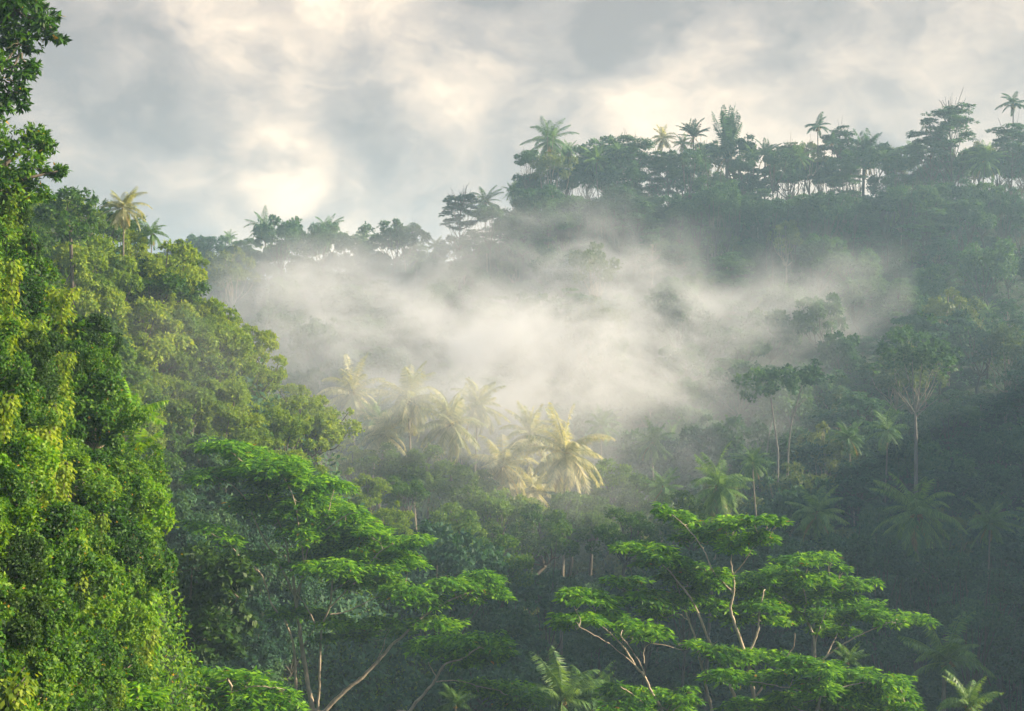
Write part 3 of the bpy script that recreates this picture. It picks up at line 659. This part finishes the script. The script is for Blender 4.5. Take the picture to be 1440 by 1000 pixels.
for px, py, ph in [(645, 300, 'open layered tree'), (773, 212, 'highest dark palm'), (895, 205, 'flat-topped dark tree'), (1023, 190, 'tallest sugar palm'), (1150, 190, 'round-headed palm'),
                   (1215, 220, 'leaning sugar palm'), (1340, 170, 'broad umbrella tree'), (372, 325, 'first low-ridge palm'), (458, 326, 'sideways-frond palm'), (562, 332, 'bushy ridge palm'), (174, 300, 'yellowing spur palm')]: mark(px, py, ph)

AUTO = []
DIRW = ['right of', 'upper right of', 'above', 'upper left of', 'left of', 'lower left of', 'below', 'lower right of']
def auto(o, px, py, look): AUTO.append((o, px, py, look))
rg = np.random.default_rng(77)
# broadleaf mass on the ridge
for px, py, kd, sc in [(745, 262, 'far', 1.0), (800, 255, 'far', .9), (790, 300, 'far', 1.1), (848, 232, 'farpale', .9), (870, 262, 'far', 1.0), (725, 310, 'far', .9), (920, 260, 'tier', 1.), (960, 262, 'far', .9),
                       (700, 322, 'tier', .9), (905, 290, 'tier', .9), (1000, 262, 'far', .7), (1045, 228, 'far', .6), (1060, 262, 'far', .8), (1100, 252, 'far', .75), (1130, 235, 'tier', .7), (1165, 250, 'far', .7),
                       (1190, 240, 'tier', .7), (1240, 262, 'far', .65), (1258, 236, 'far', .5), (1275, 255, 'tier', .7), (1310, 245, 'far', .9), (1350, 240, 'farpale', .8), (1370, 215, 'tier', .7), (1410, 240, 'far', 1.0), (1445, 220, 'tier', 1.0),
                       *[(262 + k * 17, 384 + (k * 11) % 9, 'far', .48 + .03 * (k % 4)) for k in range(24)], *[(750 + k * 41, 292 + (k * 7) % 9, 'far', .5) for k in range(17)],
                       *[(745 + k * 24 + (k * 13) % 11, 222 + (k * 17) % 34, ('far', 'tier', 'far', 'farpale')[(k * 3 + k // 5) % 4], .6 + .07 * ((k * 5) % 7)) for k in range(30)],
                       (300, 345, 'far', .75), (275, 350, 'far', .7), (345, 352, 'far', .6), (430, 358, 'far', .75), (490, 350, 'far', .8), (515, 352, 'tier', .6), (540, 346, 'far', .7), (590, 350, 'tier', .7), (390, 358, 'far', .6), (640, 345, 'far', .7), (665, 335, 'tier', .8), (690, 300, 'far', .6),
                       *[(x_, 282 + (x_ * 37) % 26, 'far' if (x_ // 27) % 3 else 'tier', .75 + .03 * ((x_ * 7) % 11)) for x_ in range(735, 1470, 27)], *[(x_, 365 + (x_ * 37) % 16, 'far', .6 + .02 * ((x_ * 7) % 11)) for x_ in range(262, 640, 27)], (1020, 290, 'far', .7), (1220, 290, 'far', .7), (1300, 290, 'far', .8), (840, 300, 'tier', .9), (980, 300, 'far', .8), (1140, 285, 'far', .6), (1385, 280, 'far', .8)]:
    D = rg.uniform(246, 262) if px > 600 else rg.uniform(262, 274)
    if py > 275 and px > 640: D = rg.uniform(236, 246)
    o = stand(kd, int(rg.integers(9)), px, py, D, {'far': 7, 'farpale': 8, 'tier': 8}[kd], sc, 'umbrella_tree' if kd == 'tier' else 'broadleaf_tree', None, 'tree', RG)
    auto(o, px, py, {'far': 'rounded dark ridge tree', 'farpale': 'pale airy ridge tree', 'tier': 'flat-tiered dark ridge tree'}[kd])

# ---- forest on the slopes: every tree stands on the ground that its place in the view meets
def jgrid(x0, x1, y0, y1, s, rng, j=.38):
    P = []; row = 0
    y = y0
    while y < y1:
        x = x0 + (s * .5 if row % 2 else 0)
        while x < x1: P.append((x + rng.uniform(-j, j) * s, y + rng.uniform(-j, j) * s)); x += s
        y += s * .82; row += 1
    return np.array(P)
rg = np.random.default_rng(5)
P = jgrid(250, 1490, 335, 1100, 51, rg); D = hits(P[:, 0], P[:, 1], 62)
nf = 0
for (px, py), d in zip(P, D):
    if np.isnan(d) or d < 100 or d > 262: continue
    x = (px - 720) / F * d
    if d < 130 and x < -6 - max(0, d - 115) * .8: continue
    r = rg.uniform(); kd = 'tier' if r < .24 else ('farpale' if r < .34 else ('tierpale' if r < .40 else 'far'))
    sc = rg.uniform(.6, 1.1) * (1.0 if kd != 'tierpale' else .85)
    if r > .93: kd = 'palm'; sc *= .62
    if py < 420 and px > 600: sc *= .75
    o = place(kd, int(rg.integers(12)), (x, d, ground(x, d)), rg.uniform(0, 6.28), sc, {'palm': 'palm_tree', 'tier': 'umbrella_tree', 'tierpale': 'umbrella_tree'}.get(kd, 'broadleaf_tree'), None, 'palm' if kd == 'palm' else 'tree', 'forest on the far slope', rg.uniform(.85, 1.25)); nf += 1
    auto(o, px, py - 60, {'far': 'rounded slope tree', 'farpale': 'pale slope tree', 'tier': 'flat-tiered slope tree', 'tierpale': 'thin-trunked slope tree', 'palm': 'slope palm'}[kd])
rl = np.random.default_rng(91)
for px, py in [(960, 800), (905, 850), (1240, 790), (1330, 800), (1410, 820), (1290, 860), (1370, 890), (1430, 930), (1250, 920), (1340, 960), (760, 850), (700, 900), (740, 960), (660, 860), (1180, 780), (1060, 770), (850, 900), (600, 780)]:
    d = rl.uniform(108, 126); p = at(px, py, d); r_ = rl.uniform(); kd = 'tier' if r_ < .35 else 'far'
    o = stand(kd, int(rl.integers(9)), px, py, d, 7 if kd == 'far' else 8, rl.uniform(.6, .85), 'umbrella_tree' if kd == 'tier' else 'broadleaf_tree', None, 'tree', 'trees on the shaded valley floor')
    auto(o, px, py, 'flat-tiered valley tree' if kd == 'tier' else 'round blue-green valley tree')
# bushy spur
mark(430, 540, 'edge of the bushy spur'); mark(310, 430, 'crest of the bushy spur'); mark(230, 560, 'shaded flank of the bushy spur')
P = jgrid(20, 560, 215, 1080, 44, rg); D = hits(P[:, 0], P[:, 1], 62)
nm_ = 0
for (px, py), d in zip(P, D):
    if np.isnan(d) or d < 62 or d > 135: continue
    x = (px - 720) / F * d
    if x > -3 - max(0, (d - 100)) * .3: continue
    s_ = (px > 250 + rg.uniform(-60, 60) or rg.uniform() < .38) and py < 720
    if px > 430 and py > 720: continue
    kd = 'sunny' if s_ else 'mid'; r = rg.uniform()  # lighter leaf colour paints sunlight on the right side of the spur
    sc = rg.uniform(.55, .95) * (.62 if py < 420 else 1)
    if py > 715: kd = 'far'; sc *= .6  # darker leaf colour stands in for shade low on the spur
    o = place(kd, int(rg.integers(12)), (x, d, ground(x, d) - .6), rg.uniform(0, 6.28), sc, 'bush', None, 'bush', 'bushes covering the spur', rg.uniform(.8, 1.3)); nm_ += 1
    auto(o, px, py, 'yellow-green spur bush' if kd == 'sunny' else 'shaded low spur bush' if kd == 'far' else 'deep green spur bush')
# bushes on the valley floor among the palms
for px, py, d, sc, kd, lab in [(690, 730, 128, 1.0, 'mid', 'domed green bush under the lower coconut palm'), (640, 760, 122, .9, 'mid', 'rounded green bush in front of the short young palm'), (760, 760, 124, .9, 'mid', 'rounded bush below the biggest golden palm'),
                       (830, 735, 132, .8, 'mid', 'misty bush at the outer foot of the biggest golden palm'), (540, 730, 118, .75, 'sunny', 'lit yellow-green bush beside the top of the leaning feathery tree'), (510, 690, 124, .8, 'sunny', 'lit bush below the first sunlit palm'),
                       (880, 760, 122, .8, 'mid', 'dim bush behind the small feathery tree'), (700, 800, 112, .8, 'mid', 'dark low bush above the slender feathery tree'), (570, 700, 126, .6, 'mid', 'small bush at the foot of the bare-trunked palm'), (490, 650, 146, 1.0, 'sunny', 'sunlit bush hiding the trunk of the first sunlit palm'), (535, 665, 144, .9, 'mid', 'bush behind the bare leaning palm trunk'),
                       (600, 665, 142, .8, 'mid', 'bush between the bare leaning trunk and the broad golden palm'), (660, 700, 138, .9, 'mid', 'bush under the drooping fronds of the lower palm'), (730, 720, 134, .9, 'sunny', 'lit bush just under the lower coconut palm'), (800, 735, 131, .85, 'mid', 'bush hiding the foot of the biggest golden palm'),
                       (860, 690, 142, .9, 'mid', 'misty bush beyond the biggest golden palm'), (900, 710, 138, .9, 'mid', 'bush between the golden clearing and the small dim palm'), (960, 740, 128, .9, 'mid', 'bush below the small palm by the full green palm')]:
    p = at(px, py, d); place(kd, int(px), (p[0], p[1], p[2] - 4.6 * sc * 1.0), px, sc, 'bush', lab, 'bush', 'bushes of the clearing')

# ---- vine-covered slope close by
mark(60, 640, 'reddish dry patch'); mark(185, 590, 'bright fern spray'); mark(155, 830, 'yellow hanging vines'); mark(60, 430, 'dark hollow under the crest'); mark(60, 920, 'foot of the near slope'); mark(40, 250, 'shady crest tree')
P = jgrid(-60, 235, 190, 1060, 34, rg, .45); D = hits(P[:, 0], P[:, 1], 26)
nn_ = 0
for (px, py), d in zip(P, D):
    if np.isnan(d) or d > 61 or (px > 172 and py > 560): continue
    x = (px - 720) / F * d; r = rg.uniform()
    if (px - 70) ** 2 / 70 ** 2 + (py - 680) ** 2 / 110 ** 2 < 1 and r < .5 or r < .04: kd = 'drybush'
    elif r < .11 or (abs(px - 155) < 40 and abs(py - 830) < 70 and r < .5): kd = 'lime'  # clustered lime leaves also paint the sunlit patch of the slope
    elif r < .34 or (py < 560 and r < .55): kd = 'glossy'
    else: kd = 'near'
    sc = rg.uniform(.45, .85) * (d / 42) ** .5 * (.62 if kd == 'glossy' else 1)
    if py < 500: sc *= .8
    tl = rg.uniform(.2, .8)
    o = place(kd, int(rg.integers(12)), (x - .6 + rg.uniform(-.5, .9) * (py > 520), d - rg.uniform(0, .8), ground(x, d) - .7), rg.uniform(-.3, .3), sc, 'shrub', None, 'shrub', 'shrubs on the vine-covered slope', rg.uniform(.8, 1.2), (rg.uniform(-.3, .3), tl)); nn_ += 1
    auto(o, px, py, {'near': 'leafy green shrub', 'lime': 'lime green shrub', 'glossy': 'dark glossy shrub', 'drybush': 'brownish dry shrub'}[kd])
rv = np.random.default_rng(31)
P = jgrid(-30, 185, 300, 1010, 58, rv, .45); D = hits(P[:, 0], P[:, 1], 26)
for j, ((px, py), d) in enumerate(zip(P, D)):
    if np.isnan(d) or d > 58: continue
    p = at(px, py, d - rv.uniform(.9, 1.9)); lime = math.hypot(px - 150, py - 820) < 75  # lime leaf colour here paints a sunlit patch of the slope
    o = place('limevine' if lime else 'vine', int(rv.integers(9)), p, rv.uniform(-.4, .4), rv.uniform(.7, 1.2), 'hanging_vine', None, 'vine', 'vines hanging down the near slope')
    auto(o, px, py, 'yellow-lit hanging vine' if lime else 'leafy hanging vine')
for px, py, sc, i, lab in [(182, 588, .75, 0, 'bright green fern spray jutting from the outer edge of the near slope'), (193, 642, .7, 0, 'second bright fern spray just below the first on the edge of the near slope'), (172, 605, .45, 0, 'small bright fern under the upper jutting fern spray'),
                        (95, 470, .6, 1, 'dark fern under the crest of the near slope'), (120, 690, .7, 1, 'broad fern between the reddish dry patch and the slope edge'), (40, 560, .7, 1, 'fern above the reddish dry patch'), (80, 800, .8, 1, 'fern beside the yellow hanging vines'),
                        (30, 880, .9, 0, 'lime fern low on the near slope'), (130, 940, .8, 1, 'fern at the foot of the near slope, above the drooping feathery crown'), (175, 700, .5, 1, 'small fern at the slope edge above the yellow hanging vines')]:
    d = hits([px], [py], 26)[0]; d = 46 if np.isnan(d) or d > 56 else d
    place('fern', i, at(px, py, d - 1.6), px, sc * 1.1, 'fern', lab, 'fern', 'ferns on the near slope', tilt=(0, .5))
print('counts', nf, nm_, nn_)

# labels: each tree of the masses is told by its nearest landmark, the side of it and its rank outwards
seen = {}
for o, px, py, look in AUTO:
    d, lx, ly, ph = min((math.hypot(px - a, py - b), a, b, c) for a, b, c in LAND)
    k = int(round(math.atan2(ly - py, px - lx) / (math.pi / 4))) % 8
    seen.setdefault((look, DIRW[k], ph), []).append((d, o.name, o))
ORD = ['nearest', 'second', 'third', 'fourth', 'fifth', 'sixth', 'seventh', 'eighth', 'ninth', 'tenth', 'eleventh', 'twelfth', 'thirteenth', 'fourteenth', 'fifteenth', 'sixteenth']
for (look, dw, ph), L_ in seen.items():
    for r_, (_, _, o) in enumerate(sorted(L_, key=lambda q: q[:2])):
        o['label'] = f"{look}, {ORD[min(r_, 15)] + ' out ' if len(L_) > 1 else ''}{dw} the {ph}"

# ---- ground cover in the gaps between them
def cover(name, x0, x1, y0, y1, n, dmin, dmax, L, mats, seed, thick, start):
    r_ = np.random.default_rng(seed); P = np.stack([r_.uniform(x0, x1, n), r_.uniform(y0, y1, n)], 1); D = hits(P[:, 0], P[:, 1], start)
    ok = ~np.isnan(D) & (D > dmin) & (D < dmax); P = P[ok]; D = D[ok]; X = (P[:, 0] - 720) / F * D; Z = height(X, D)
    e = .3; nx_ = -(height(X + e, D) - height(X - e, D)) / (2 * e); ny_ = -(height(X, D + e) - height(X, D - e)) / (2 * e)
    N = nrm(np.stack([nx_, ny_, np.ones_like(nx_)], 1)); Q = np.stack([X, D, Z], 1)
    k = 5; Q = np.repeat(Q, k, 0) + rdir(r_, len(Q) * k) * L * 1.2; N = np.repeat(N, k, 0); m = len(Q)
    Q = Q + N * r_.uniform(0, thick, m)[:, None]
    b = Buf(); LL = L * r_.uniform(.6, 1.4, m); b.leaves(Q, N * .4 + rdir(r_, m) - UP * .3, N + rdir(r_, m) * .5, LL, LL * .55)
    o = link(name, b.mesh(name, mats)); o['kind'] = 'stuff'
    tag(o, {'n': 'tangled creepers and leaves covering the near slope', 'm': 'leafy thicket covering the bushy spur', 'f': 'dense thicket beneath the trees of the far slope'}[name[0] if False else ('n' if dmax < 70 else 'm' if dmax < 140 and x1 < 620 else 'f')], 'undergrowth')
cover('undergrowth', -150, 300, 150, 1080, 16000, 24, 62, .15, M['near'], 401, .5, 24)
cover('undergrowth', -60, 600, 200, 1150, 14000, 62, 138, .30, M['mid'], 402, .9, 62)
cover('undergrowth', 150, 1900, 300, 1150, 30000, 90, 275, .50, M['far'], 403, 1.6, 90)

# ---- crest and corner trees on the near slope
def leafy_tree(name, label, D, foot, crowns, limbs, seed, mat, L=.2, Wd=.1, bark='dark', dens=420, r0=.16):
    rng = np.random.default_rng(seed); p = at(*foot, D); gz = ground(p[0], D); off = np.array([p[0], D, min(gz, p[2])]); t = Buf(); b = Buf()
    root = bpy.data.objects.new(name, None); COL.objects.link(root); root.location = tuple(off); pts = []
    for k, l in enumerate(limbs):
        P = [at(x, y, D + rng.uniform(-.8, .8) * (j > 0)) - off for j, (x, y) in enumerate(l)]
        if k == 0: P = [np.array([0, 0, -1.])] + P
        Pc = catmull(P, 6); t.tube(Pc, np.linspace(r0 if k == 0 else r0 * .5, .02, len(Pc)), 6); pts += list(Pc)
    pts = np.array(pts)
    for (x, y, rx, rz) in crowns:
        c = at(x, y, D + rng.uniform(-1.2, 1.2)) - off; w = rx / F * D; h = rz / F * D
        C = add_crown(b, rng, c, (w, w, h), 12, max(w, h) * .38, int(dens * w * max(h, .4)), 5, L, Wd, -.6, .8, .45)
        j = int(np.linalg.norm(pts - c, axis=1).argmin()); limb(t, rng, pts[j], c, .05, .015)
        for cc in C[::2]: limb(t, rng, c, cc, .02, .006, .1, 4, 3)
    link('trunk', t.mesh('trunk', BARK[bark], True), root); link('crown', b.mesh('crown', M[mat]), root); tag(root, label, 'tree'); return root
leafy_tree('tree', 'overhanging leafy tree in the top corner with drooping branch tips against sky', 40, (-60, 330), [(20, 15, 45, 22), (62, 38, 24, 16), (80, 52, 12, 10), (-10, 50, 50, 25), (25, 62, 25, 15), (15, 95, 30, 20), (48, 96, 10, 12), (-15, 120, 40, 22),
   (12, 130, 22, 14), (-10, 165, 30, 14), (38, 12, 30, 14), (-30, 10, 50, 30), (-50, 90, 50, 40)], [[(-60, 330), (-55, 200), (-40, 90), (-10, 40), (30, 20), (70, 38)], [(-50, 140), (-10, 100), (30, 75)], [(-55, 200), (-10, 160), (30, 120)]], 501, 'near', .22, .085, dens=380)
leafy_tree('tree', 'shady crest tree with brownish twigs under the overhanging corner tree', 42, (-20, 330), [(15, 200, 45, 22), (50, 198, 22, 12), (65, 205, 12, 7), (10, 235, 50, 25), (48, 235, 18, 16), (0, 270, 50, 25), (40, 275, 25, 20), (75, 245, 12, 8), (88, 240, 8, 5)],
   [[(-20, 330), (-10, 260), (20, 220), (60, 200)], [(-10, 260), (40, 250), (85, 240)]], 502, 'near', .18, .08, dens=420)
leafy_tree('tree', 'rounded crest tree between the near slope and the yellowing palm', 88, (110, 350), [(95, 285, 24, 20), (118, 280, 18, 14), (78, 300, 22, 18), (125, 308, 20, 18), (100, 325, 32, 20)], [[(100, 350), (98, 322), (96, 300)]], 503, 'mid', .28, .15, dens=130)
leafy_tree('tree', 'dark glossy-leaved tree standing before the leaning feathery tree', 60, (270, 990), [(270, 800, 45, 24), (230, 820, 28, 20), (320, 810, 34, 24), (250, 850, 46, 26), (310, 850, 42, 26), (340, 875, 20, 16), (230, 890, 30, 24), (285, 895, 40, 26), (320, 910, 25, 18), (250, 930, 40, 24)],
   [[(270, 990), (272, 920), (268, 850), (270, 800)], [(272, 920), (310, 870), (335, 840)], [(270, 900), (235, 860)]], 504, 'neardark', .34, .19, dens=210)

# ------------------------------------------------------------------ air: even haze, and the mist lying in the clearing
def box_mesh(name, x0, x1, y0, y1, z0, z1, mat):
    V = [(x, y, z) for z in (z0, z1) for y in (y0, y1) for x in (x0, x1)]
    Fc = [(0, 2, 3, 1), (4, 5, 7, 6), (0, 1, 5, 4), (2, 6, 7, 3), (0, 4, 6, 2), (1, 3, 7, 5)]
    return mesh_np(name, V, np.array(Fc).ravel(), np.full(6, 4), mat)
hm = bpy.data.materials.new('haze'); hm.use_nodes = True; hm.node_tree.nodes.clear(); q = G(hm.node_tree)
pv = q.n('ShaderNodeVolumePrincipled', inp={'Color': (.54, .79, 1.0, 1), 'Density': .00085, 'Anisotropy': .15})
q.t.links.new(pv.outputs[0], q.n('ShaderNodeOutputMaterial').inputs['Volume'])
zmin = float(ZZ.min()) - 1
hz = link('haze', box_mesh('haze', -4100, 4100, -650, 7100, zmin, 62, hm)); tag(hz, 'pale even haze filling the valley air', 'haze', kind='stuff')

mm = bpy.data.materials.new('mist'); mm.use_nodes = True; mm.node_tree.nodes.clear(); q = G(mm.node_tree)
ps = q.n('ShaderNodeTexCoord').outputs['Object']
warp = q.n('ShaderNodeTexNoise', inp={'Vector': ps, 'Scale': .045, 'Detail': 2.0}).outputs['Color']
wv = q.n('ShaderNodeVectorMath', operation='SCALE', inp={0: q.vm('SUBTRACT', warp, (.5, .5, .5)), 'Scale': 16.0}).outputs[0]
pw = q.vm('ADD', ps, wv)
tot = None
for px, py, D, rx, ry, rz, amp in [(790, 520, 168, 20, 13, 9, 1.05), (700, 510, 172, 16, 12, 9, .8), (560, 470, 195, 26, 16, 11, .7), (420, 440, 215, 24, 18, 10, .42), (885, 470, 190, 22, 14, 12, .62), (1040, 470, 200, 24, 14, 10, .42),
                                (1190, 430, 208, 20, 10, 8, .36), (860, 375, 228, 24, 10, 11, .34), (680, 400, 225, 28, 10, 10, .5), (500, 400, 245, 28, 14, 8, .25), (905, 590, 158, 15, 10, 9, .36), (650, 590, 148, 22, 11, 9, .27),
                                (470, 570, 128, 13, 9, 10, .20), (400, 520, 104, 9, 9, 9, .12), (310, 640, 87, 9, 6, 9, .09), (240, 470, 84, 8, 5, 7, .06), (700, 670, 122, 20, 8, 8, .13), (690, 600, 136, 20, 7, 9, .22), (820, 640, 130, 15, 8, 9, .15), (1020, 600, 172, 18, 10, 9, .16)]:
    c_ = at(px, py, D); sb = q.vm('SUBTRACT', pw, tuple(float(v) for v in c_)); dv = q.vm('MULTIPLY', sb, (1 / rx, 1 / ry, 1 / (rz * 1.3)))
    f = q.maprange(q.vm('LENGTH', dv), 1.15, .1, 0, amp, True)
    tot = f if tot is None else q.m('ADD', tot, f)
mpp = q.n('ShaderNodeMapping', inp={'Vector': pw, 'Rotation': (0, R(48), 0), 'Scale': (1.0, .8, 1.75)}).outputs[0]
nz = q.noise(mpp, .12, 6.0, .66)
nzr = q.maprange(nz, .42, .64, .05, 1.3)
den = q.m('MULTIPLY', q.m('MULTIPLY', tot, nzr), .098)
pv = q.n('ShaderNodeVolumePrincipled', inp={'Color': (.96, .97, 1.0, 1), 'Density': den, 'Anisotropy': .0})
q.t.links.new(pv.outputs[0], q.n('ShaderNodeOutputMaterial').inputs['Volume'])
mi = link('mist', box_mesh('mist', -72, 58, 79, 262, -28, 34, mm)); tag(mi, 'bright drifting mist over the palms of the clearing', 'mist', kind='stuff')
mm.cycles.volume_step_rate = .35 if hasattr(mm.cycles, 'volume_step_rate') else 1
